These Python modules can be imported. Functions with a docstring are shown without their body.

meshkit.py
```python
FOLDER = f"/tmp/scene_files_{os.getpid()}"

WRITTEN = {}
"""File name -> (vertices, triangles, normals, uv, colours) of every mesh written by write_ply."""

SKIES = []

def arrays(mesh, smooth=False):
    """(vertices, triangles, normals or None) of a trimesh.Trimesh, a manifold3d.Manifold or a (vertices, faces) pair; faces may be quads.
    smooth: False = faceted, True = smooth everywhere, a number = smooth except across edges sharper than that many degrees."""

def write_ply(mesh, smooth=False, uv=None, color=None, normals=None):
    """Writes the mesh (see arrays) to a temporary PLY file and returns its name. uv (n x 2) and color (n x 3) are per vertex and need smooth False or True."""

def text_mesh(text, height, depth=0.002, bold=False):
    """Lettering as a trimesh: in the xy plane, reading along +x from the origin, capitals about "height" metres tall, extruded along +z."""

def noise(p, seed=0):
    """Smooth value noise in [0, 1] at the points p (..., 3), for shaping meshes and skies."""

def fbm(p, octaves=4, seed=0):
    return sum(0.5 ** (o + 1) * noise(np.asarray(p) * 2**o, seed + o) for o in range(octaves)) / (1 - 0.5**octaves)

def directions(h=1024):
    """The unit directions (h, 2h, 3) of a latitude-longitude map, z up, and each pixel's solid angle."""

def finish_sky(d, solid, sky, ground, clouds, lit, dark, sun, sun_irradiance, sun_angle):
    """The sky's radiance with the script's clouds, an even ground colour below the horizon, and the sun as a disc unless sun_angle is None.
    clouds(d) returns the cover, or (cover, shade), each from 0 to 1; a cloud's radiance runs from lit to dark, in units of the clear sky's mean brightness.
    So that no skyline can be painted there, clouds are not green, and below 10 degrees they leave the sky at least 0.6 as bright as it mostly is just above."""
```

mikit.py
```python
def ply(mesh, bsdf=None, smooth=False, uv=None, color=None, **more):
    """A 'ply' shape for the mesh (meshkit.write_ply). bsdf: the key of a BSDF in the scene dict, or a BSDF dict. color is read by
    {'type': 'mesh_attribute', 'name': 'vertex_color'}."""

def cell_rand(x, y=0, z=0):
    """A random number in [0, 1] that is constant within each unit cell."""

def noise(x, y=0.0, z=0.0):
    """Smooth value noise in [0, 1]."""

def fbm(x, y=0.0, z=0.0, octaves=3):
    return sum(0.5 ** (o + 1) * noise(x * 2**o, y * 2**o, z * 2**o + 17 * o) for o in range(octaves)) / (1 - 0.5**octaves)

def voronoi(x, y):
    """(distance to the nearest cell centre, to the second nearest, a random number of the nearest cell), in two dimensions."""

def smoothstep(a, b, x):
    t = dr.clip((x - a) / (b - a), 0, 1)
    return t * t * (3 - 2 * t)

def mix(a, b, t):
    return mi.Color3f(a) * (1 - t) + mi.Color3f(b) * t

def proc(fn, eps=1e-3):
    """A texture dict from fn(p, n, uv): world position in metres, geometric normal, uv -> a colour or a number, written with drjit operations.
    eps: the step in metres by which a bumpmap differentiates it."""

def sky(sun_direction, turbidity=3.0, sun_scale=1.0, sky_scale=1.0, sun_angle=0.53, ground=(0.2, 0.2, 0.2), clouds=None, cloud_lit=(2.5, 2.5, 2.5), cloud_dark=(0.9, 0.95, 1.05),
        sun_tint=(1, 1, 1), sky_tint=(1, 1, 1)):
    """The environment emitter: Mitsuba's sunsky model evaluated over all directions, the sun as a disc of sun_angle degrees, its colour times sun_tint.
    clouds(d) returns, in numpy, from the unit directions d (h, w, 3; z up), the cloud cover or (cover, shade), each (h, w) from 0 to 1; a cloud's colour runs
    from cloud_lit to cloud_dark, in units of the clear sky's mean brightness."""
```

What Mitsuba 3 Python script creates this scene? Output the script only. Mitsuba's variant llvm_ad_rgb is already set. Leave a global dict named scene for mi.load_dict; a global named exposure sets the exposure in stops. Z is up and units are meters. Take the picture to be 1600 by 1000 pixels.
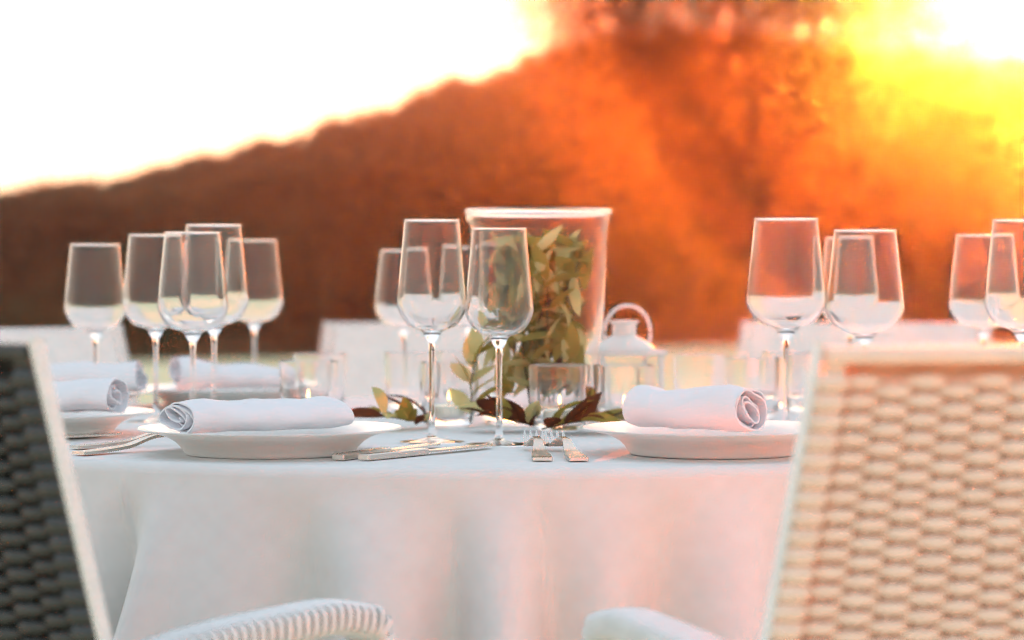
import math, numpy as np, trimesh, mitsuba as mi, mikit, meshkit, shapely
from scipy.interpolate import PchipInterpolator
from mitsuba import ScalarTransform4f as T
scene, labels = {}, {}

# ---------------------------------------------------------------- camera, sky, air, exposure
F = 3950.0                                   # focal length in pixels of the 1600-wide photograph
CAM = (0, 0, .932)
PITCH = math.atan(67 / F)
SUN = np.array([748 / F, 1, 468 / F])        # low evening sun, right of the view
exposure = 4.4
scene['camera'] = dict(type='thinlens', fov=2 * math.degrees(math.atan(800 / F)), fov_axis='x', aperture_radius=.0106,
    focus_distance=2.58, near_clip=.05, far_clip=2000, medium={'type': 'ref', 'id': 'air'},
    to_world=T().look_at(origin=CAM, target=(0, math.cos(PITCH), CAM[2] - math.sin(PITCH)), up=(0, 0, 1)))
scene['sky'] = mikit.sky(SUN, turbidity=3, sun_scale=1.8, sky_scale=1.0, sun_tint=(1, .26, .065),
    clouds=lambda d: np.full(d.shape[:2], .72), cloud_lit=(1.08, 1.18, 1.27))     # thin even evening veil
scene['air'] = dict(type='homogeneous', albedo={'type': 'rgb', 'value': [.97, .95, .92]}, sigma_t=.0015, phase={'type': 'hg', 'g': .953})
scene['haze'] = dict(type='cube', to_world=T().translate((0, 85, 6.7)).scale((150, 165, 8.3)), bsdf={'type': 'null'}, interior={'type': 'ref', 'id': 'air'})
labels['haze'] = dict(kind='stuff', label='thin warm evening haze in the air', category='haze')

# ---------------------------------------------------------------- materials
def rgb(*c): return {'type': 'rgb', 'value': list(c)}
def tex(fn, eps=1e-3): return mikit.proc(fn, eps)
def two(b): return {'type': 'twosided', 'b': b}
def diff(c): return two({'type': 'diffuse', 'reflectance': c})
def prin(c, rough=.5, **k): return two({'type': 'principled', 'base_color': c if isinstance(c, dict) else rgb(*c), 'roughness': rough, **k})
nz, fb, mix = mikit.noise, mikit.fbm, mikit.mix
scene['mat_ground'] = diff(tex(lambda p, n, u: mix((.78, .71, .42), (.86, .80, .54), fb(p.x * .7, p.y * .7, 0, 4))))
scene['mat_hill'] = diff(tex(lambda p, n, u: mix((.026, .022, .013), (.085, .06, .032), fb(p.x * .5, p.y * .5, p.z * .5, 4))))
scene['mat_scrub'] = dict(type='principledthin', base_color={'type': 'mesh_attribute', 'name': 'vertex_color'}, roughness=.7, diff_trans=.6)
scene['mat_tree_leaf'] = dict(type='principledthin', base_color={'type': 'mesh_attribute', 'name': 'vertex_color'}, roughness=.6, diff_trans=1.5)
scene['mat_bark'] = diff(tex(lambda p, n, u: mix((.05, .035, .025), (.14, .1, .07), fb(p.x * 9, p.y * 9, p.z * 3, 3))))
def weave(p, n, u):
    return .00012 * (nz(p.x * 900, p.z * 260, p.y * 900) + nz(p.x * 260, p.z * 900, p.y * 260))
scene['mat_cloth'] = two({'type': 'bumpmap', 'arbitrary': tex(lambda p, n, u: weave(p, n, u) + .0016 * fb(p.x * 16, p.y * 16, p.z * 7, 3), 1e-3), 'scale': 1.0,
    'b': {'type': 'diffuse', 'reflectance': tex(lambda p, n, u: mix((.73, .73, .72), (.8, .8, .79), fb(p.x * 60, p.y * 60, p.z * 60, 3)))}})
scene['mat_napkin'] = two({'type': 'bumpmap', 'arbitrary': tex(lambda p, n, u: weave(p, n, u) + .0022 * fb(p.x * 38, p.y * 38, p.z * 38, 4), 1e-3), 'scale': 1.0,
    'b': {'type': 'diffuse', 'reflectance': rgb(.82, .82, .85)}})
scene['mat_porcelain'] = prin((.68, .67, .64), .18, specular=.5)
scene['mat_steel'] = {'type': 'roughconductor', 'material': 'Ag', 'alpha': tex(lambda p, n, u: .07 + .1 * fb(p.x * 90, p.y * 90, p.z * 90, 3)), 'specular_reflectance': rgb(.78, .75, .73)}
scene['mat_glass'] = {'type': 'dielectric', 'int_ior': 1.33, 'ext_ior': 1.0}
scene['mat_glass_vase'] = {'type': 'dielectric', 'int_ior': 1.24, 'ext_ior': 1.0}
scene['mat_glass_thick'] = {'type': 'dielectric', 'int_ior': 1.5, 'ext_ior': 1.0}
scene['mat_wax'] = prin((.85, .8, .68), .5)
scene['mat_white_metal'] = prin((.78, .77, .74), .45)
scene['mat_pane'] = {'type': 'thindielectric', 'int_ior': 1.5}
def wicker(a, b, rough):
    return prin(tex(lambda p, n, u: mix(a, b, fb(p.x * 55, p.y * 55, p.z * 55, 3))), rough, specular=.5)
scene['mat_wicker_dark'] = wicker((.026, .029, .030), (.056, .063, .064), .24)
scene['mat_wicker_recess_shade'] = wicker((.010, .010, .010), (.016, .016, .016), .6)  # shade in the weave recesses, painted near-black
scene['mat_wicker_glare_tint'] = wicker((.80, .61, .50), (.90, .72, .61), .42)  # orange sun glare over the chair, painted into the wicker colour
scene['mat_wicker_glare_shade'] = wicker((.60, .35, .23), (.70, .43, .29), .6)  # orange shade of the recess behind the weave, put into the colour
scene['mat_wicker_gap_shade'] = wicker((.16, .16, .15), (.24, .24, .23), .6)  # arm core painted dark for the shade between its cords
scene['mat_wicker_white'] = wicker((.66, .68, .68), (.8, .81, .81), .4)
scene['mat_leaf_olive'] = dict(type='principledthin', base_color=tex(lambda p, n, u: mix((.24, .18, .035), (.46, .35, .09), fb(p.x * 25, p.y * 25, p.z * 25, 2))), roughness=.4, diff_trans=.8)
scene['mat_leaf_pale'] = dict(type='principledthin', base_color=tex(lambda p, n, u: mix((.55, .47, .18), (.75, .66, .34), fb(p.x * 25, p.y * 25, p.z * 25, 2))), roughness=.45, diff_trans=.8)
scene['mat_leaf_brown'] = dict(type='principledthin', base_color=tex(lambda p, n, u: mix((.07, .02, .015), (.17, .06, .03), fb(p.x * 25, p.y * 25, p.z * 25, 2))), roughness=.4, diff_trans=.5)

# ---------------------------------------------------------------- helpers
def numbered(k):
    if k not in scene and k not in labels and not any(x.startswith(k + '__') for x in scene): return k
    i = 1
    while True:
        q = '%s_%03d' % (k, i)
        if q not in scene and q not in labels and not any(x.startswith(q + '__') for x in scene): return q
        i += 1
def thing(name, label, cat, group=None):
    k = numbered(name); labels[k] = dict(label=label, category=cat)
    if group: labels[k]['group'] = group
    return k
def struct(name, shape):
    scene[name] = shape; labels[name] = dict(kind='structure')
def put(k, part, shape, xf=None):
    q = numbered(k + '__' + part)
    scene[q] = {**shape, 'to_world': xf} if xf is not None else dict(shape)
    return q
def place(x, y, z, deg=0): return T().translate((x, y, z)).rotate((0, 0, 1), deg)
def lathe(prof, n=72, closed=True):
    """revolve a profile (r, z); closed: the profile is a closed loop or begins and ends on the axis"""
    prof = np.asarray(prof, float); m = len(prof); a = np.linspace(0, 2 * np.pi, n, endpoint=False)
    v = np.stack([prof[:, None, 0] * np.cos(a), prof[:, None, 0] * np.sin(a), np.repeat(prof[:, 1:], n, 1)], -1).reshape(-1, 3)
    i = np.arange(m * n).reshape(m, n); f = np.stack([i[:-1], np.roll(i, -1, 1)[:-1], np.roll(i, -1, 1)[1:], i[1:]], -1).reshape(-1, 4)
    f = np.vstack([f[:, [0, 1, 2]], f[:, [0, 2, 3]]])
    mesh = trimesh.Trimesh(v, f, process=False); mesh.merge_vertices(digits_vertex=7); mesh.update_faces(mesh.nondegenerate_faces())
    if closed and mesh.volume < 0: mesh.invert()
    return mesh
def curve(pts, n):
    p = np.asarray(pts, float); s = np.r_[0, np.cumsum(np.linalg.norm(np.diff(p, axis=0), axis=1))]
    return PchipInterpolator(s, p)(np.linspace(0, s[-1], n))
def tube(pts, rad, sides=8, caps=True):
    p = np.asarray(pts, float); n = len(p); t = np.gradient(p, axis=0); t /= np.linalg.norm(t, axis=1)[:, None]
    a = np.cross(t, [0, 0, 1.0] if abs(t[:, 2]).mean() < .8 else [1.0, 0, 0]); a /= np.linalg.norm(a, axis=1)[:, None]; b = np.cross(t, a)
    g = np.arange(sides) * 2 * np.pi / sides; r = np.broadcast_to(rad, (n,))[:, None, None]
    v = p[:, None] + r * (np.cos(g)[None, :, None] * a[:, None] + np.sin(g)[None, :, None] * b[:, None])
    i = np.arange(n * sides).reshape(n, sides); f = np.stack([i[:-1], np.roll(i, -1, 1)[:-1], np.roll(i, -1, 1)[1:], i[1:]], -1).reshape(-1, 4)
    f = np.vstack([f[:, [0, 1, 2]], f[:, [0, 2, 3]]]); v = v.reshape(-1, 3)
    if caps:
        c0, c1 = len(v), len(v) + 1; v = np.vstack([v, p[:1], p[-1:]])
        f = np.vstack([f, [[c0, i[0, (j + 1) % sides], i[0, j]] for j in range(sides)], [[c1, i[-1, j], i[-1, (j + 1) % sides]] for j in range(sides)]])
    m = trimesh.Trimesh(v, f, process=False)
    if caps and m.volume < 0: m.invert()
    return m
def gridmesh(P):
    n, m = P.shape[:2]; i = np.arange(n * m).reshape(n, m)
    f = np.stack([i[:-1, :-1], i[:-1, 1:], i[1:, 1:], i[1:, :-1]], -1).reshape(-1, 4)
    return trimesh.Trimesh(P.reshape(-1, 3), np.vstack([f[:, [0, 1, 2]], f[:, [0, 2, 3]]]), process=False)
def cat(ms): return trimesh.util.concatenate(ms)
def rbox(x, y, z, c=.003):
    """box with chamfered edges, centred"""
    v = np.array([[sx * (x / 2 - c * (k != 0)), sy * (y / 2 - c * (k != 1)), sz * (z / 2 - c * (k != 2))] for sx in (-1, 1) for sy in (-1, 1) for sz in (-1, 1) for k in range(3)])
    return trimesh.convex.convex_hull(v)
def ring(w, h, t, n=24, k=5):
    """a cord wound once round a bar w x h: rounded-rectangle ring about the y axis, cord thickness t"""
    g = np.linspace(0, 2 * np.pi, n, endpoint=False); c, s = np.cos(g), np.sin(g); q = (np.abs(c) ** 4 + np.abs(s) ** 4) ** -.25
    P = np.stack([c * q * w / 2, g * 0, s * q * h / 2], 1); N = np.stack([c, g * 0, s], 1)
    e = np.linspace(0, 2 * np.pi, k, endpoint=False)
    V = P[:, None] + (t / 2) * (.7 * np.cos(e)[None, :, None] * N[:, None] + np.sin(e)[None, :, None] * np.array([0, 1, 0.]))
    i = np.arange(n * k).reshape(n, k); r1 = np.roll(i, -1, 0); f = np.stack([i, r1, np.roll(r1, -1, 1), np.roll(i, -1, 1)], -1).reshape(-1, 4)
    m = trimesh.Trimesh(V.reshape(-1, 3), np.vstack([f[:, [0, 1, 2]], f[:, [0, 2, 3]]]), process=False)
    if m.volume < 0: m.invert()
    return m

# ---------------------------------------------------------------- ground and hill
gx, gy = np.meshgrid(np.r_[np.linspace(-120, -8, 20), np.linspace(-7, 7, 40), np.linspace(8, 120, 20)], np.r_[np.linspace(-60, -2, 10), np.linspace(-1, 40, 60), np.linspace(42, 240, 16)])
gz = -.0135 * np.clip(gy - 1.7, -2, 4)
struct('ground', mikit.ply(gridmesh(np.stack([gx, gy, gz], -1)), 'mat_ground', smooth=True))
SKX = [-1200, -400, 0, 60, 110, 160, 200, 250, 320, 400, 470, 520, 580, 650, 700, 760, 800, 850, 950, 1050, 1150, 1250, 1350, 1500, 1600, 2200, 3000]
SKY_ = [335, 322, 312, 301, 294, 290, 286, 272, 258, 244, 224, 204, 184, 168, 152, 134, 122, 104, 86, 74, 92, 108, 122, 134, 135, 150, 175]
def crest(u): return np.interp(u, [-800, 0, 500, 900, 1150, 1400, 2600], [40, 43, 52, 68, 105, 150, 165])       # the ridge runs away to the right
def hill_z(x, y):
    u = 800 + F * x / y; dc = crest(u); base = np.interp(u, [0, 700, 1100, 1600], [28.5, 31, 36, 37])
    top = (433 - np.interp(u, SKX, SKY_)) / F * dc + .93 - np.interp(u, [-800, 0, 500, 900, 1150, 1400], [.3, .33, .5, .4, .4, .6])
    t = np.clip((y - base) / (dc - base), 0, 1)
    n = meshkit.fbm(np.stack([x * .35, y * .35, x * 0], -1), 4) - .5
    back = np.where(y > dc, np.clip(1 - (y - dc) / (.34 * (dc - base)), 0, 1), 1)
    return -.12 + (top + .1) * (1 - (1 - t) ** 1.5) * back + n * .5 * np.clip(t * 4, 0, 1)
hu, ht = np.meshgrid(np.linspace(-1500, 3100, 420), np.linspace(0, 1.35, 150)); hb = np.interp(hu, [0, 700, 1100, 1600], [28, 30.5, 35.5, 36.5])
hy = hb + (crest(hu) - hb) * ht; hx = (hu - 800) / F * hy
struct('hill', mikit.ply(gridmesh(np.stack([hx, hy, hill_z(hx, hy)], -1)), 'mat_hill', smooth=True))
def leafquads(c, size, r, flat=.45):
    n = len(c); a = r.normal(size=(n, 3)); a /= np.linalg.norm(a, axis=1)[:, None]; b = np.cross(a, r.normal(size=(n, 3))); b /= np.linalg.norm(b, axis=1)[:, None]
    s = size * r.uniform(.6, 1.35, (n, 1)); v = np.stack([c - a * s, c + b * s * flat, c + a * s, c - b * s * flat], 1).reshape(-1, 3)
    i = np.arange(4 * n).reshape(-1, 4); return trimesh.Trimesh(v, np.vstack([i[:, [0, 1, 2]], i[:, [0, 2, 3]]]), process=False)
r = np.random.default_rng(5)
nb = 3400; bu = r.uniform(-250, 1750, nb); bt = r.uniform(0, 1, nb) ** .8; b0 = np.interp(bu, [0, 700, 1100, 1600], [29.5, 32, 37, 38]); bd = b0 + (crest(bu) - b0) * bt
bx = (bu - 800) / F * bd; bz = hill_z(bx, bd); br = r.uniform(.18, .5, nb) * np.clip(bd / 50, .85, 2.2)
tone = np.clip(meshkit.fbm(np.stack([bx * .3, bd * .3, bz * .5], -1), 3) * 1.6 - .3 + r.normal(size=nb) * .12, 0, 1)
per = 34; d = r.normal(size=(nb, per, 3)); d /= np.linalg.norm(d, axis=2)[..., None]
cc = np.stack([bx, bd, bz + br * .5], -1)[:, None] + d * (br[:, None, None] * r.uniform(.5, 1, (nb, per, 1)))
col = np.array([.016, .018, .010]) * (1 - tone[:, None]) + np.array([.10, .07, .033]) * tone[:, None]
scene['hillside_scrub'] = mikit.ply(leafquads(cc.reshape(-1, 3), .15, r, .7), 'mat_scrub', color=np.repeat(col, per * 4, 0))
labels['hillside_scrub'] = dict(kind='stuff', label='dark brown scrub and bushes covering the hillside', category='scrub')

# ---------------------------------------------------------------- olive tree behind the table
tree = thing('tree', 'large tree glowing orange against the low sun, right of the hill', 'tree')
r = np.random.default_rng(11)
def blob(n, c, rad, lo=.25):
    out = []
    while len(out) < n:
        p = r.uniform(-1, 1, 3); q = np.linalg.norm(p)
        if lo < q < 1: out.append(p * rad + c)
    return np.array(out)
def at(u, v, d): return np.array([(u - 800) / F * d, d, .932 + (433 - v) / F * d])      # a direction in the photograph and a distance -> a place
TD = 31.0
cl = np.vstack([blob(400, at(1100, 60, TD), (1.9, .8, 3.0), 0), blob(70, at(930, 10, TD), (.75, .6, .95), 0), blob(60, at(1270, 270, TD), (1.5, .7, 1.1), 0),
                blob(170, at(1330, -60, TD), (1.7, .6, 1.5), 0), blob(60, at(1440, 200, TD), (1.2, .6, 1.2), 0), blob(70, at(1590, 150, TD), (1.3, .6, 1.0), 0), blob(120, at(1100, 10, TD), (1.75, .7, 1.0), 0), blob(60, at(1330, 40, TD), (1.0, .6, .8), 0), blob(60, at(1090, -10, TD), (1.3, .6, .6), 0)])  # clumps beside the sun added to block its light on the haze
s = SUN / np.linalg.norm(SUN); q = cl - np.array(CAM); away = np.linalg.norm(np.cross(q, s), axis=1); cl = cl[away > .5 + r.normal(size=len(cl)) * .2]
n = 41000; k = r.integers(0, len(cl), n); c = cl[k] + r.normal(size=(n, 3)) * (.36, .26, .36)
t = np.clip(r.normal(.5, .25, len(cl)), 0, 1)[k][:, None]; col = np.array([.15, .07, .022]) * (1 - t) + np.array([.30, .14, .045]) * t  # leaf tones reddened, sunset glow put into the colour
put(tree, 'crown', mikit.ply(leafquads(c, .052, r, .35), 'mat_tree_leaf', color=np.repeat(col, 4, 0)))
b0 = at(1330, 560, TD); b0[2] = -.1; fk = at(1190, 330, TD)
put(tree, 'trunk', mikit.ply(tube(curve([b0, b0 + (-.1, 0, .7), (b0 + fk) / 2 + (.15, 0, .2), fk], 14), np.linspace(.15, .07, 14), 12), 'mat_bark', smooth=50))
for u, v, dy in ((1010, 60, .4), (1150, 0, -.3), (1270, 110, .5), (1040, 220, .3)):
    e = at(u, v, TD + dy); put(tree, 'limb', mikit.ply(tube(curve([fk - (0, 0, .1), (fk + e) / 2 + (0, 0, .15), e], 10), np.linspace(.055, .015, 10), 8), 'mat_bark', smooth=50))

# ---------------------------------------------------------------- table and cloth
TX, TY, TR, TZ = -.03, 3.12, .72, .75
tb = thing('round_table', 'round dining table hidden under the long white cloth', 'table')
put(tb, 'tabletop', mikit.ply(lathe([(0, .715), (.70, .715), (.70, .742), (0, .742)]), 'mat_bark', smooth=30), place(TX, TY, 0))
put(tb, 'pedestal', mikit.ply(lathe([(0, -.01), (.3, -.01), (.28, .03), (.06, .08), (.05, .6), (.2, .712), (0, .712)]), 'mat_bark', smooth=30), place(TX, TY, 0))
na, nzv = 1440, 70
ang = np.linspace(0, 2 * np.pi, na + 1)
rs = np.concatenate([np.linspace(0, .55, 12), np.linspace(.57, .708, 10)])
edge = np.linspace(0, np.pi / 2, 8)[1:]
prof = [(q, 0.) for q in rs] + [(.708 + .012 * math.sin(e), -.012 * (1 - math.cos(e))) for e in edge]
zz = np.linspace(.02, .70, nzv); prof += [(.72, -z) for z in zz]
prof = np.array(prof); A = ang[None]; rr = np.repeat(prof[:, :1], na + 1, 1); z = np.repeat(prof[:, 1:], na + 1, 1)
drop = np.clip(-z - .015, 0, 1); g = np.clip((drop - .006) / .2, 0, 1) ** 1.1 * .9 + drop * .35
ca, sa = np.cos(A) + 0 * drop, np.sin(A) + 0 * drop
f1 = meshkit.noise(np.stack([ca * 6.0 + drop * .7, sa * 6.0, drop * 1.0], -1), 3)
f2 = meshkit.noise(np.stack([ca * 11 + drop * 1.5, sa * 11, drop * 1.2], -1), 8)
r = np.random.default_rng(4); fold = (f1 - .5) * .09 + (f2 - .5) * .03
cen = np.cumsum(r.uniform(.10, .26, 60)); cen = cen[cen < 6.2]
for c0 in cen:                                        # hanging pleats: narrow valleys that deepen and drift downwards
    w_, d_, sk = r.uniform(.022, .05), r.uniform(.045, .095), r.normal() * .10
    e = (A - c0 - sk * drop + np.pi) % (2 * np.pi) - np.pi; w2 = np.where(e > 0, w_, w_ * r.uniform(.5, 1.6))
    fold = fold - d_ * np.exp(-(e / w2) ** 2) + d_ * .45 * np.exp(-((e - 2.0 * w_) / (1.3 * w_)) ** 2)
e = (A - math.radians(240.5) + np.pi) % (2 * np.pi) - np.pi; seam = .0035 * np.exp(-(e / .0035) ** 2) * np.clip(drop / .02, 0, 1)
rr = rr + seam + g * (fold + .03) + .0012 * (meshkit.fbm(np.stack([ca * 9, sa * 9, drop * 14], -1), 3) - .5) * (drop > 0)
z = z + .0016 * (meshkit.fbm(np.stack([rr * ca * 7, rr * sa * 7, z * 0], -1), 3) - .5) * (drop <= 0)
P = np.stack([TX + rr * ca, TY + rr * sa, TZ + z], -1); P[:, -1] = P[:, 0]
tc = gridmesh(P)
scene['tablecloth'] = mikit.ply(tc, 'mat_cloth', smooth=True)
labels['tablecloth'] = dict(label='long white tablecloth hanging in soft folds over the round table', category='tablecloth')

# ---------------------------------------------------------------- wine glasses
E17 = np.linspace(0, 2 * np.pi, 13)
def glass_parts(H, R, rim=.79):
    zb, zw = .452 * H, .627 * H
    h = zw - zb; out = curve([(.0042, zb), (.0070, zb + .004), (.27 * R, zb + .0112), (.66 * R, zb + .43 * h), (.935 * R, zw - .0082), (R, zw + .001), (.985 * R, zw + .009), (.9 * R, zw + .5 * (H - zw)), (rim * R, H)], 70)
    inn = curve([(0, zb + .0125), (.21 * R, zb + .0145), (.61 * R, zb + .45 * h + .0018), (.935 * R - .0017, zw - .0063), (R - .0018, zw + .0014), (.985 * R - .0016, zw + .009), (.9 * R - .0014, zw + .5 * (H - zw)), (rim * R - .0012, H)], 60)
    bowl = np.vstack([[(0, zb)], out, [(rim * R - .0006, H + .0005)], inn[::-1]])
    stem = np.vstack([[(0, .0062)], curve([(.0062, .0062), (.0042, .012), (.0034, .03), (.0031, .5 * zb), (.0036, zb - .004), (.0042, zb - .0003)], 24), [(0, zb - .0003)]])
    foot = np.vstack([[(0, .0004)], curve([(.033, .0004), (.0355, .0010), (.0355, .0016), (.03, .0022), (.016, .0036), (.0075, .0054), (.0062, .0060)], 20), [(0, .0060)]])
    return [(nm, mikit.ply(lathe(p, 96), 'mat_glass', smooth=35)) for nm, p in (('bowl', bowl), ('stem', stem), ('foot', foot))] + [('rim', mikit.ply(lathe(np.stack([rim * R - .0006 + .0010 * np.cos(E17), H + .0016 + .0010 * np.sin(E17)], 1), 96), 'mat_glass_thick', smooth=True))]
kinds = {k: glass_parts(*k) for k in ((.232, .0372), (.242, .0385), (.232, .0442), (.245, .0452), (.232, .0415), (.243, .0425), (.222, .0405), (.218, .042))}
GL = [  # x, y, kind, label
 (-.0138, 2.723, (.232, .0372), 'nearest wine glass, standing just behind and left of the two forks'),
 (-.0875, 2.765, (.242, .0385), 'wine glass just left of the nearest one, taller, above the two knives'),
 (.308, 2.84, (.245, .0452), 'tall broad wine glass behind the right napkin, full stem in view'),
 (.395, 2.83, (.232, .0442), 'broad wine glass whose stem drops behind the peach chair\'s top left corner'),
 (-.542, 3.29, (.222, .0405), 'leftmost wine glass in view, behind the blue-white napkin by the dark chair'),
 (-.444, 3.15, (.232, .0415), 'second wine glass from the left, its foot beside the left napkins'),
 (-.375, 2.97, (.232, .0415), 'front wine glass of the left cluster, right behind the left napkin'),
 (-.363, 3.08, (.243, .0425), 'tallest wine glass of the left cluster, overlapped by the front one'),
 (-.367, 3.60, (.232, .0415), 'rear wine glass at the right end of the left cluster'),
 (-.155, 3.62, (.218, .042), 'blurred wine glass in front of the middle far chair'),
 (-.061, 3.60, (.222, .0405), 'blurred far wine glass seen through and between the two centre glasses'),
 (.452, 3.38, (.232, .0415), 'blurred wine glass showing as a sliver between the two broad right glasses'),
 (.59, 3.16, (.232, .0442), 'wine glass left of the rightmost one, above the peach chair\'s top rail'),
 (.5676, 2.81, (.243, .0425), 'rightmost wine glass, cut by the right edge of the picture'),
]
for x, y, kd, lab in GL:
    g = thing('wine_glass', lab, 'wine glass', 'wine glasses set out on the table')
    for nm, shp in kinds[kd]: put(g, nm, shp, place(x, y, TZ + .0006, (x * 7919) % 360))

# ---------------------------------------------------------------- plates and napkins
pp = curve([(.086, .0), (.088, .0015), (.0905, .006), (.098, .0135), (.110, .0195), (.124, .0232), (.135, .0252)], 30)
pi = curve([(0, .0065), (.07, .0066), (.084, .0095), (.094, .0165), (.108, .0222), (.124, .0256), (.1346, .0274)], 36)
plate_shape = mikit.ply(lathe(np.vstack([[(0, .0012), (.082, .0012)], pp, [(.1356, .0264)], pi[::-1]]), 120), 'mat_porcelain', smooth=40)
PL = [(-.249, 2.6, 'white rimmed plate under the left front napkin, beside the knives'), (.208, 2.6, 'white rimmed plate under the right front napkin, beside the forks'),
      (-.548, 2.905, 'white plate at left, partly behind the dark wicker chair'), (-.40, 3.56, 'far plate in shade beneath the peaked napkin, behind the left wine glasses'),
      (-.62, 3.42, 'far left plate mostly hidden behind the second blue-white napkin')]
for x, y, lab in PL:
    k = thing('dinner_plate', lab, 'plate', 'plates at the place settings')
    put(k, 'plate_body', plate_shape, place(x, y, TZ + .0008))
    scene[k] = scene.pop(k + '__plate_body')
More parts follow.
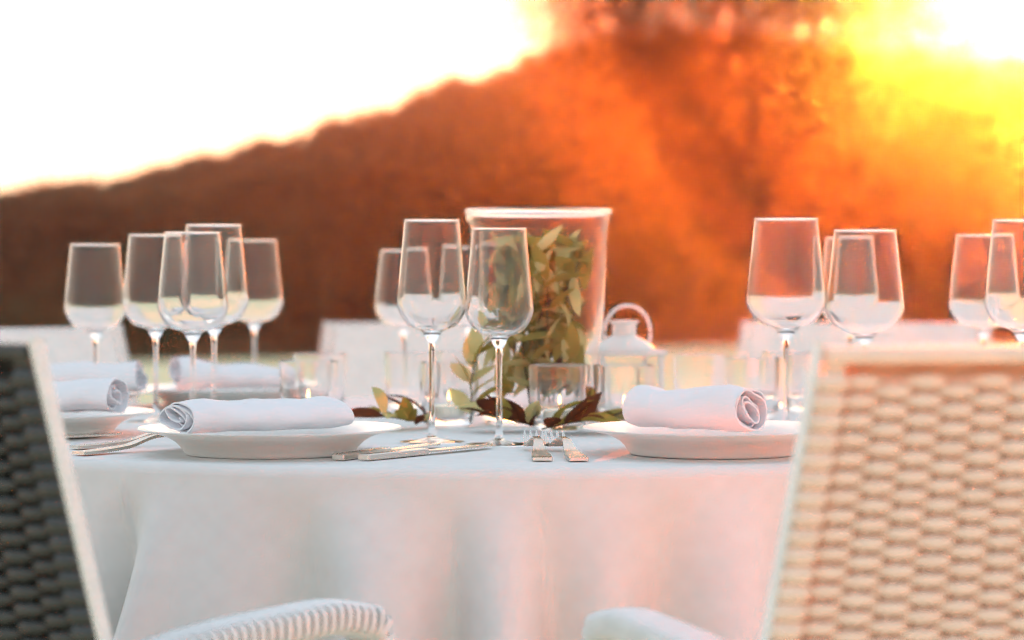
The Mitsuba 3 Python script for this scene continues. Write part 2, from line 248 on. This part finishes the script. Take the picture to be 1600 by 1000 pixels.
def napkin(L, W, Hh, turns, seed, taper=.85, sag=.0, peak=0.):
    """a folded cloth napkin rolled into a flattened roll along +x, the open spiral end at x = 0"""
    r = np.random.default_rng(seed); ns, nx, th = 300, 40, .0017
    s = np.linspace(0, 1, ns); a = (s - 1) * turns * 2 * np.pi - 1.9; rad = .10 + .90 * s ** .8
    wob = 1 + .12 * np.sin(a * 1.5 + 1) * (1 - s) + .045 * np.sin(a * 3 + seed) * (1 - s * .6) + .05 * (meshkit.noise(np.stack([a * .8, a * 0, a * 0], -1), seed + 9) - .5)
    y0, z0 = rad * wob * np.cos(a) * .5, rad * wob * np.sin(a) * .5
    z0 = z0 + .10 * np.sin(y0 * 9) * (1 - s) ** .7
    X = np.linspace(0, 1, nx)[:, None]
    flat = 1 - (1 - taper) * X
    wy = W * (1 + .10 * X); hz = Hh * flat * (1 + .12 * np.sin(X * 7 + seed) * X)
    cx = X * L + .004 * np.sin(a * .5 + seed)[None] * (X * 2 - 1) + .003 * (meshkit.noise(np.stack([a * .6, a * 0, a * 0], -1), seed)[None] - .5) * (1 - X)
    Y = y0[None] * wy; Z = z0[None] * hz
    Y = Y + .004 * (meshkit.noise(np.stack([X * 5 + 0 * a, X * 0 + a * .5, 0 * X + 0 * a], -1), seed + 3) - .5)
    Z = Z + .0016 * (meshkit.fbm(np.stack([X * 16 + 0 * a, X * 0 + a * .5, 0 * X + 9 + 0 * a], -1), 3, seed) - .5) + .006 * (meshkit.noise(np.stack([X * 6 + 0 * a, X * 0 + a * .6, 0 * X + 3 + 0 * a], -1), seed + 5) - .5)
    # rest on a flat support
    low = -.5 * hz; Z = np.maximum(Z, low * .9 + 0 * Z) - low * .9 + peak * np.sin(np.pi * np.clip(X * 1.1, 0, 1)) ** 2 * (Z - low) / Hh
    C = np.stack([cx + 0 * Y, Y, Z], -1)
    Tn = np.gradient(C, axis=1); N = np.stack([0 * Y, Tn[..., 2], -Tn[..., 1]], -1); N /= np.linalg.norm(N, axis=2)[..., None] + 1e-9
    o, i = C + N * th / 2, C - N * th / 2
    loop = np.concatenate([o, i[:, ::-1], o[:, :1]], 1)
    m = gridmesh(loop); c0 = loop[:1]
    # close both ends of the ribbon
    ends = []
    for e in (0, nx - 1):
        q = np.stack([o[e], i[e]], 0); ends.append(gridmesh(q))
    return cat([m] + ends)
NP = [  # x, y of the open end, heading deg, args, label
 (-.338, 2.548, 33, (.178, .086, .034, 4.4, 2, .85), 'rolled white napkin on the left front plate, its layered open end facing left'),
 (.240, 2.545, 139, (.138, .064, .048, 4.0, 6, .92), 'rolled white napkin on the right front plate, its spiral end facing right'),
 (-.455, 2.90, 170, (.20, .075, .042, 2.6, 9, .9), 'blue-white folded napkin on the plate beside the dark chair'),
 (-.50, 3.40, 175, (.22, .08, .045, 2.6, 12, .9), 'second blue-white napkin farther back at left, behind the nearer one'),
 (-.47, 3.52, 25, (.15, .09, .05, 2.4, 15, .6), 'far napkin with soft peaks on the shaded plate behind the left glasses')]
for x, y, h, a, lab in NP:
    k = thing('napkin', lab, 'napkin', 'cloth napkins on the plates')
    scene[k] = {**mikit.ply(napkin(*a), 'mat_napkin', smooth=50), 'to_world': place(x, y, TZ + .0262, h)}

# ---------------------------------------------------------------- cutlery
def bend(m, fn):
    v = np.array(m.vertices); v[:, 2] += fn(v[:, 0]); return trimesh.Trimesh(v, m.faces, process=False)
def extr(poly, t, step=.004):
    m = trimesh.creation.extrude_polygon(poly, t, engine='earcut'); 
    v, f = trimesh.remesh.subdivide_to_size(m.vertices, m.faces, step); return trimesh.Trimesh(v, f)
def fork_meshes():
    zc = PchipInterpolator([0, .06, .11, .135, .155, .172, .205], [.0, .003, .0125, .0125, .004, .0035, .0155])
    xs = np.linspace(0, .138, 40); w = PchipInterpolator([0, .02, .06, .1, .125, .138], [.0098, .0098, .0072, .0042, .0036, .0042])(xs)
    h = extr(shapely.Polygon(np.r_[np.c_[xs, w], np.c_[xs, -w][::-1]]).buffer(-.0008).buffer(.0008), .0032)
    xs = np.linspace(.1385, .165, 14); w = PchipInterpolator([.1385, .148, .158, .165], [.0042, .0095, .0122, .0125])(xs)
    body = shapely.Polygon(np.r_[np.c_[xs, w], np.c_[xs, -w][::-1]])
    head = extr(body, .0022); tines = []
    for j in range(4):
        c = (j - 1.5) * .0067
        tines.append(extr(shapely.Polygon([(.1655, c - .0024), (.1655, c + .0024), (.198, c * .95 + .0016), (.205, c * .95 + .0006), (.205, c * .95 - .0006), (.198, c * .95 - .0016)]), .002))
    return bend(h, zc), bend(head, zc), [bend(t, zc) for t in tines]
def knife_meshes():
    h = rbox(.105, .0135, .0062, .0009); h.apply_translation((.0525, 0, .0032))
    pts = [(.1055, -.006), (.118, -.008), (.16, -.0098), (.2, -.0098), (.222, -.006), (.232, .004), (.228, .0062), (.2, .0072), (.1055, .006)]
    b = trimesh.creation.extrude_polygon(shapely.Polygon(curve(pts + pts[:1], 60)[:-1]).buffer(0), .0019, engine='earcut'); b.apply_translation((0, 0, .002))
    return h, b
fh, fhead, ft = fork_meshes(); fh, fhead = mikit.ply(fh, 'mat_steel', smooth=35), mikit.ply(fhead, 'mat_steel', smooth=35); ft = [mikit.ply(q, 'mat_steel', smooth=35) for q in ft]
kh, kb = [mikit.ply(q, 'mat_steel', smooth=25) for q in knife_meshes()]
def fork(x, y, deg, lab, z=0):
    k = thing('fork', lab, 'fork', 'steel forks at the place settings'); m = place(x, y, TZ + .0012 + z, deg)
    put(k, 'handle', fh, m); put(k, 'head', fhead, m)
    for q in ft: put(k, 'tine', q, m)
fork(.030, 2.488, 92, 'left one of the two front forks, left of the right plate'); fork(.066, 2.485, 96, 'right one of the two front forks, nearest the right plate')
fork(-.442, 2.572, 50, 'fork with a wide curved handle left of the left front plate'); fork(-.462, 2.66, 38, 'second fork behind the curved one, its tines near the left front plate')
def knife(x, y, deg, lab):
    k = thing('knife', lab, 'knife', 'steel knives at the place settings'); m = place(x, y, TZ + .0012, deg)
    put(k, 'handle', kh, m); put(k, 'blade', kb, m)
knife(-.172, 2.492, 66, 'left knife of the pair, nearer the left front plate'); knife(-.147, 2.49, 57, 'right knife of the pair, nearer the centre glasses')
knife(-.62, 2.72, 40, 'knife lying by the plate beside the dark chair')

# ---------------------------------------------------------------- tumblers with tea lights
tp = np.vstack([[(0, .0)], curve([(.024, 0), (.0275, .0022), (.031, .012), (.0345, .035), (.036, .060), (.0362, .078)], 30), [(.0350, .0790)],
                curve([(.0338, .078), (.0335, .06), (.0319, .036), (.0285, .018), (.024, .0125), (.018, .0112)], 30), [(0, .011)]])
tum = mikit.ply(lathe(tp, 80), 'mat_glass_thick', smooth=40)
wax = mikit.ply(lathe([(0, 0), (.019, 0), (.0192, .001), (.0192, .0135), (.0185, .0145), (0, .0142)], 40), 'mat_wax', smooth=30)
wick = mikit.ply(tube([(0, 0, .0142), (.0003, 0, .019), (.001, 0, .0225)], .0006, 6), 'mat_bark')
flame = mikit.ply(lathe(np.vstack([[(0, .0205)], curve([(.0008, .021), (.0017, .0235), (.0015, .027), (.0006, .031)], 12), [(0, .033)]]), 20), {'type': 'diffuse', 'reflectance': rgb(.1, .1, .1)}, smooth=True,
                  emitter={'type': 'area', 'radiance': rgb(.45, .25, .07)})
TU = [(-.250, 3.10, 1, 'front one of the two tumblers behind the left front napkin'), (-.258, 3.40, 0, 'rear one of the two tumblers behind the left front napkin'),
      (-.139, 3.45, 0, 'blurred tumbler in front of the middle far chair'), (-.0765, 3.06, 1, 'tumbler behind the stems of the two centre glasses'),
      (-.066, 3.50, 0, 'far tumbler behind the nearest wine glass'), (.056, 2.965, 1, 'tumbler in front of the leafy vase among the fallen leaves'),
      (.1315, 2.96, 1, 'tumbler with a tea light in front of the white lantern'), (.25, 3.36, 0, 'tumbler right of the lantern, above the right napkin'),
      (.308, 3.22, 0, 'small tumbler left of the tall broad glass stem, above the napkin'), (.379, 3.48, 0, 'far tumbler right behind the tall broad glass stem'), (.398, 3.36, 0, 'rightmost tumbler, beside the peach chair\'s corner')]
for x, y, lit, lab in TU:
    k = thing('tumbler', lab, 'tumbler', 'glass tumblers on the table'); put(k, 'glass', tum, place(x, y, TZ + .0006)) 
    scene[k] = scene.pop(k + '__glass')
    if lit:
        t_ = thing('tea_light', 'burning tea light inside the ' + lab, 'candle', 'tea lights in the tumblers')
        for nm, s_ in (('wax', wax), ('wick', wick), ('flame', flame)): put(t_, nm, s_, place(x, y, TZ + .0122))

# ---------------------------------------------------------------- vase, olive leaves, lantern
vz = thing('glass_vase', 'large flared glass vase filled with olive branches in the table centre', 'vase')
VX, VY = .033, 3.13
vo = curve([(.065, 0), (.0695, .003), (.073, .03), (.0795, .12), (.0858, .2), (.0896, .255), (.0905, .2585)], 40)
vi = curve([(0, .012), (.057, .0125), (.066, .02), (.0695, .04), (.076, .12), (.0823, .2), (.0862, .255), (.0868, .2585)], 40)
put(vz, 'body', mikit.ply(lathe(np.vstack([[(0, 0)], vo, vi[::-1]]), 110), 'mat_glass_vase', smooth=40), place(VX, VY, TZ + .0006))
q = np.linspace(0, 2 * np.pi, 19); put(vz, 'rim', mikit.ply(lathe(np.stack([.0887 + .0030 * np.cos(q), .2622 + .0034 * np.sin(q)], 1), 110), 'mat_glass_thick', smooth=True), place(VX, VY, TZ + .0006))
def leaf_mesh(L, w, curl, fold=.25):
    n = 9; s = np.linspace(0, 1, n); h = w * np.sin(np.pi * s ** .85) ** .8; h[0] = h[-1] = w * .06
    z = curl * L * (s - s * s * 1.4) ; x = s * L
    P = np.stack([np.stack([x, -h, z + h * fold], -1), np.stack([x, 0 * h, z], -1), np.stack([x, h, z + h * fold], -1)], 0)
    return gridmesh(P)
LV = {m: [mikit.ply(leaf_mesh(L, w, c, f), m, smooth=True) for L, w, c, f in ((.058, .0085, .25, .3), (.05, .0095, -.2, .25), (.064, .0075, .4, .4), (.044, .010, .1, .2))] for m in ('mat_leaf_olive', 'mat_leaf_pale', 'mat_leaf_brown')}
def orient(p, yaw, pitch, roll): return T().translate(list(map(float, p))).rotate((0, 0, 1), yaw).rotate((0, 1, 0), -pitch).rotate((1, 0, 0), roll)
r = np.random.default_rng(21)
def branch(name, label, pts, nleaf, mats, rad=.0016, group=None, inside=False):
    k = thing(name, label, 'branch', group); c = curve(pts, 30)
    put(k, 'stem', mikit.ply(tube(c, np.linspace(rad, rad * .5, 30), 6), 'mat_bark', smooth=50))
    for j in range(nleaf):
        t = (j // 2 + .6) / (nleaf / 2 + .4); p = np.array([np.interp(t, np.linspace(0, 1, 30), c[:, q]) for q in range(3)])
        dv = c[min(29, int(t * 29) + 1)] - c[max(0, int(t * 29) - 1)]; yaw = math.degrees(math.atan2(dv[1], dv[0])); pit = math.degrees(math.atan2(dv[2], math.hypot(dv[0], dv[1])))
        side = 1 if j % 2 else -1
        if inside:
            lim = np.interp(p[2] - TZ, [0, .26], [.057, .074]); h, w = lim * math.sqrt(r.uniform()), r.uniform(0, 6.283); q = np.array([VX + h * math.cos(w), VY + h * math.sin(w), TZ + r.uniform(.03, .225)])
            p = q; yw, pt = r.uniform(0, 360), np.clip(pit * .45 + r.normal() * 35, -40, 75)
        else: yw, pt = yaw + side * r.uniform(25, 60), np.clip(pit * .5 + r.uniform(-5, 45), 2, 70)
        if inside:      # keep leaf tips within the glass
            L = .06; tip = p + L * np.array([math.cos(math.radians(pt)) * math.cos(math.radians(yw)), math.cos(math.radians(pt)) * math.sin(math.radians(yw)), math.sin(math.radians(pt))])
            for _ in range(40):
                lim = np.interp(tip[2] - TZ, [0, .26], [.064, .0835])
                if math.hypot(tip[0] - VX, tip[1] - VY) < lim and TZ + .02 < tip[2] < TZ + .25: break
                yw, pt = r.uniform(0, 360), r.uniform(-40, 75)
                tip = p + L * np.array([math.cos(math.radians(pt)) * math.cos(math.radians(yw)), math.cos(math.radians(pt)) * math.sin(math.radians(yw)), math.sin(math.radians(pt))])
            else: continue
        m = mats[r.integers(len(mats))]
        put(k, 'leaf', LV[m][r.integers(4)], orient(p, yw, pt, r.uniform(-50, 50)))
O, Pm, B = 'mat_leaf_olive', 'mat_leaf_pale', 'mat_leaf_brown'
for j, (x0, y0, x1, y1, zt, dn) in enumerate(((.0, .0, .035, .02, .245, 'tall right-leaning'), (-.01, .01, -.035, .0, .22, 'left-leaning'), (.01, -.01, .01, -.045, .19, 'front'), (0, .015, -.005, .05, .235, 'rear'), (.015, 0, .05, -.015, .16, 'low right'), (0, 0, .055, -.01, .22, 'outermost right'), (-.01, -.02, -.03, -.04, .15, 'low left front'))):
    branch('olive_branch', dn + ' leafy olive branch standing inside the glass vase', [(VX + x0, VY + y0, TZ + .022), (VX + (x0 + x1) / 2, VY + (y0 + y1) / 2, TZ + .02 + zt * .5), (VX + x1, VY + y1, TZ + zt)], 38, [O, O, Pm] if j != 2 else [O, B, Pm], .0016, 'olive branches in the vase', True)
def tabz(x, y, z=.006): return (x, y, TZ + z)
branch('olive_sprig', 'olive sprig lying left of the tumbler behind the centre glasses', [tabz(-.095, 3.06), tabz(-.125, 3.02, .012), tabz(-.158, 2.98, .018)], 14, [O, B, Pm], .0013, 'olive sprigs on the tablecloth')
branch('olive_sprig', 'dark brown olive sprig lying before the vase at left, behind the nearest glass', [tabz(.03, 2.985), tabz(-.005, 2.95, .016), tabz(-.035, 2.945, .024)], 14, [B, O, Pm], .0013, 'olive sprigs on the tablecloth')
branch('olive_sprig', 'brown and green olive sprig lying before the vase at right', [tabz(.035, 2.93), tabz(.07, 2.92, .014), tabz(.105, 2.955, .018)], 16, [B, O, O], .0013, 'olive sprigs on the tablecloth')
branch('olive_sprig', 'olive sprig lying right of the lantern, above the right napkin', [tabz(.17, 3.10), tabz(.21, 3.09, .014), tabz(.26, 3.12, .02)], 14, [O, B], .0013, 'olive sprigs on the tablecloth')
branch('olive_sprig', 'upright olive sprig leaning on the left side of the vase', [tabz(-.05, 3.04), tabz(-.05, 3.06, .05), tabz(-.035, 3.09, .10)], 10, [O, Pm], .0013, 'olive sprigs on the tablecloth')
ln = thing('white_lantern', 'small white lantern with a curved carrying handle beside the vase', 'lantern')
LX, LY = .146, 3.29
def lput(part, mesh, mat, sm=30): put(ln, part, mikit.ply(mesh, mat, smooth=sm), place(LX, LY, TZ, 12))
def bx(x, y, z, w, d_, h, c=.0012):
    m = rbox(w, d_, h, c); m.apply_translation((x, y, z)); return m
lput('base', bx(0, 0, .005, .088, .088, .008), 'mat_white_metal')
for sx in (-1, 1):
    for sy in (-1, 1): lput('post', bx(sx * .039, sy * .039, .045, .007, .007, .0715), 'mat_white_metal')
for j in range(4):
    m = trimesh.creation.box((.068, .0012, .068)); m.apply_translation((0, -.039, .045)); m.apply_transform(trimesh.transformations.rotation_matrix(j * math.pi / 2, (0, 0, 1))); put(ln, 'pane', mikit.ply(m, 'mat_glass'), place(LX, LY, TZ, 12))
lput('top_plate', bx(0, 0, .0845, .092, .092, .007), 'mat_white_metal')
lput('roof', lathe([(0, .0885), (.04, .0885), (.036, .094), (.022, .103), (.0165, .106), (0, .106)], 48), 'mat_white_metal', 40)
lput('chimney', lathe([(0, .1062), (.0155, .1062), (.0155, .121), (.019, .1225), (.019, .1255), (0, .1265)], 40), 'mat_white_metal', 40)
a = np.linspace(-1.0, np.pi + 1.0, 40); hp = np.stack([.0045 + .031 * np.cos(a), 0 * a, .110 + .035 * np.sin(a)], 1); hp = hp[hp[:, 2] > .0885]
lput('handle', tube(hp, .0026, 8), 'mat_white_metal', 50)

# ---------------------------------------------------------------- wicker armchairs
ZT, ZS = .885, .43                           # top rail, seat
def half(z): return np.interp(z, [ZS, .65, ZT], [.285, .278, .25])
def yb(z): return .10 * (ZT - z) / (ZT - ZS)   # the back leans: its foot is farther forward
NST, ROW, BW = 20, .0066, .0185
def strand(z, sgn, sides=8, per=7):
    n = NST * per; u = np.linspace(-1, 1, n); w = half(z) - BW - .002; ph = (u + 1) / 2 * NST * np.pi
    sn = np.sin(ph); y = yb(z) + .004 + sgn * .0064 * np.sign(sn) * np.abs(sn) ** .7; x = u * w
    e = np.linspace(0, 2 * np.pi, sides, endpoint=False)
    t = np.gradient(np.stack([x, y], 1), axis=0); t /= np.linalg.norm(t, axis=1)[:, None]
    N = np.stack([-t[:, 1], t[:, 0]], 1)
    V = np.stack([x[:, None] + N[:, :1] * np.cos(e) * .0022, y[:, None] + N[:, 1:] * np.cos(e) * .0022, z + 0 * x[:, None] + np.sin(e) * (.0035 - .0013 * sgn * np.sign(sn) * np.abs(sn) ** .7)[:, None]], -1)
    i = np.arange(n * sides).reshape(n, sides); f = np.stack([i[:-1], np.roll(i, -1, 1)[:-1], np.roll(i, -1, 1)[1:], i[1:]], -1).reshape(-1, 4)
    return trimesh.Trimesh(V.reshape(-1, 3), np.vstack([f[:, [0, 1, 2]], f[:, [0, 2, 3]]]), process=False)
zrow = np.arange(ZT - .0235, ZS + .02, -ROW)
strands = [strand(z, 1 if j % 2 else -1) for j, z in enumerate(zrow)]
stakes = []
for j in range(NST):
    u = -1 + (j + .5) * 2 / NST; stakes.append(tube([(u * (half(z) - BW), yb(z) + .004, z) for z in np.linspace(ZT - .022, ZS, 8)], .0021, 6))
stakes = cat(stakes)
def rail(sx):
    zs = np.linspace(ZT - .006, ZS - .02, 12); m = []
    P = [np.stack([sx * (half(zs) - BW / 2) + dx, yb(zs) + dy, zs], -1) for dx, dy in ((-.0068, -.005), (.0068, -.005), (.0068, .009), (-.0068, .009), (-.0068, -.005))]
    return gridmesh(np.stack(P, 1))
def shade_backing():  # added sheet: stops sun through the weave holes and deepens the recesses
    zs = np.linspace(ZT - .006, ZS, 20); P = [np.stack([u * (half(zs) - BW - .002), yb(zs) + .0135, zs], -1) for u in np.linspace(-1, 1, 12)]
    return gridmesh(np.stack(P, 1))
rw = ring(.0168, .020, .0122)
def railwrap(sx, z):
    m = rw.copy(); m.apply_transform(trimesh.transformations.rotation_matrix(math.pi / 2, (1, 0, 0))); m.apply_translation((sx * (half(z) - BW / 2), yb(z) + .002, z)); return m
def lit_edging(sx):
    """a slim strip down the outer back, its lit side painted in pale"""
    zs = np.linspace(ZT + .004, ZS, 420); rel = .0011 * np.abs(np.sin(np.pi * zs / ROW)); x = half(zs) + .0034
    P = [np.stack([sx * (x + dx + (rel if dx > .0 else 0)), yb(zs) + dy, zs], -1) for dx, dy in ((-.0018, -.007), (.0006, -.006), (.0012, .0025), (.0006, .0085), (-.0018, .0095), (-.0018, -.007))]
    return gridmesh(np.stack(P, 1))
def toprail():
    n = 420; x = np.linspace(-.25, .25, n); rel = 1 + .045 * np.abs(np.sin(np.pi * x / ROW)); e = np.linspace(0, 2 * np.pi, 17); c, s_ = np.cos(e), np.sin(e); q = (np.abs(c) ** 4 + np.abs(s_) ** 4) ** -.25
    P = np.stack([np.repeat(x[:, None], 17, 1), .002 + rel[:, None] * (.0105 * c * q), ZT - .0055 + rel[:, None] * (.0058 * s_ * q)], -1)
    return cat([gridmesh(P), bx(.2498, .002, ZT - .0055, .0006, .019, .010, .0001), bx(-.2498, .002, ZT - .0055, .0006, .019, .010, .0001)])
def armpath(sx):
    top = curve([(sx * .280, .06, .643), (sx * .292, .20, .653), (sx * .305, .32, .654), (sx * .311, .383, .645)], 40)
    g = np.linspace(0, np.pi / 2, 14)[1:]; arc = np.stack([np.full(13, sx * .311), .383 + .022 * np.sin(g), .623 + .022 * np.cos(g)], 1)
    down = np.linspace([sx * .311, .405, .617], [sx * .305, .392, -.02], 60)
    return top, arc, down
def bar(path, w, h, wave=0):
    p = np.asarray(path, float); n = len(p); t = np.gradient(p, axis=0); t /= np.linalg.norm(t, axis=1)[:, None]
    a = np.tile([1.0, 0, 0], (n, 1)); a -= t * (a * t).sum(1)[:, None]; a /= np.linalg.norm(a, axis=1)[:, None]; b = np.cross(t, a)
    e = np.linspace(0, 2 * np.pi, 17); c, s_ = np.cos(e), np.sin(e); q = (np.abs(c) ** 5 + np.abs(s_) ** 5) ** -.2
    return p[:, None] + (c * q * w / 2)[None, :, None] * a[:, None] + (s_ * q * h / 2)[None, :, None] * b[:, None], t, a, b
def arm_mesh(sx):
    top, arc, down = armpath(sx); p = np.vstack([top, arc]); P, *_ = bar(p, .034, .018); return gridmesh(P)
def arm_wraps(sx):
    top, arc, down = armpath(sx); p = np.vstack([top, arc, down[:4]]); s_ = np.r_[0, np.cumsum(np.linalg.norm(np.diff(p, axis=0), axis=1))]
    m0 = ring(.037, .023, .0094); out = []
    for q in np.arange(.003, s_[-1], .0122):
        c = np.array([np.interp(q, s_, p[:, k]) for k in range(3)]); c2 = np.array([np.interp(q + .004, s_, p[:, k]) for k in range(3)]); c1 = np.array([np.interp(q - .004, s_, p[:, k]) for k in range(3)])
        t = c2 - c1; t /= np.linalg.norm(t); a = np.array([1.0, 0, 0]); a -= t * (a @ t); a /= np.linalg.norm(a); b = np.cross(a, t)
        M = np.eye(4); M[:3, 0], M[:3, 1], M[:3, 2], M[:3, 3] = a, t, b, c; m = m0.copy(); m.apply_transform(M); out.append(m)
    return out
def leg_mesh(sx, front):
    if front: P, *_ = bar(armpath(sx)[2], .035, .021); return gridmesh(P)
    P, *_ = bar(np.linspace([sx * .27, .11, ZS], [sx * .25, -.02, -.02], 12), .034, .03); return gridmesh(P)
def seat_mesh():
    m = rbox(.54, .40, .05, .012); m.apply_translation((0, .285, ZS - .01)); return m
rwd = mikit.ply(rw, None)
shapes = {}
def shp(key, make, mat, sm):
    if key not in shapes: shapes[key] = mikit.ply(make(), None, smooth=sm)
    return {**shapes[key], 'bsdf': {'type': 'ref', 'id': mat}}
weave_all = None
def chair(label, x, y, deg, panel, frame, edge, near, group=None, dz=0):
    k = thing('wicker_armchair', label, 'chair', group); m = place(x, y, dz, deg)
    if near: 
        put(k, 'backrest', shp('stakes', lambda: stakes, panel, 50), m)
        for j, s_ in enumerate(strands): put(k + '__backrest', 'strand', shp(('strand', j), lambda: s_, panel, True), m)
    else: put(k, 'backrest', shp('weave', lambda: cat(strands + [stakes]), panel, True), m)
    put(k, 'shade_backing', shp('shade_backing', shade_backing, {'mat_wicker_glare_tint': 'mat_wicker_glare_shade', 'mat_wicker_dark': 'mat_wicker_recess_shade'}.get(panel, panel), True), m)
    for sx in (-1, 1):
        q = put(k, 'side_rail', shp(('rail', sx), lambda: rail(sx), frame, 30), m)
        zw = np.arange(ZT - .024, ZS, -.0132)
        if near:
            for j, z in enumerate(zw): put(q, 'wrap', shp(('rw', sx, j), lambda: railwrap(sx, z), frame, 50), m)
        put(k, 'lit_edging', shp(('edge', sx), lambda: lit_edging(sx), edge, 40), m)
        q = put(k, 'armrest', shp(('arm', sx), lambda: arm_mesh(sx), 'mat_wicker_gap_shade' if sx == near else edge, 30), m)
        if near and sx == near:
            for j, w in enumerate(arm_wraps(sx)): put(q, 'wrap', shp(('aw', sx, j), lambda: w, edge, 60), m)
        put(k, 'leg', shp(('legf', sx), lambda: leg_mesh(sx, True), edge, 30), m); put(k, 'leg', shp(('legr', sx), lambda: leg_mesh(sx, False), frame, 30), m)
    put(k, 'top_rail', shp('top', toprail, frame, 40), m); put(k, 'seat', shp('seat', seat_mesh, edge, 30), m)
    return k
chair('dark charcoal wicker armchair with its lit edge painted pale, at the left front of the table', -.568, 1.887, -23.8, 'mat_wicker_dark', 'mat_wicker_dark', 'mat_wicker_white', 1)
chair('wicker armchair with orange sun glare painted into its colour, at the right front of the table', .455, 1.739, 10, 'mat_wicker_glare_tint', 'mat_wicker_glare_tint', 'mat_wicker_white', -1)
W = 'mat_wicker_white'
chair('white wicker armchair at the far left, behind the blue-white napkins', -.88, 4.25, -140, W, W, W, 0, 'white chairs on the far side of the table', -.040)
chair('white wicker armchair in the middle far side, seen left of the glass vase', -.13, 5.15, 177, W, W, W, 0, 'white chairs on the far side of the table', -.046)
chair('white wicker armchair at the far right, behind the broad wine glasses', .725, 5.2, 163, W, W, W, 0, 'white chairs on the far side of the table', -.046)
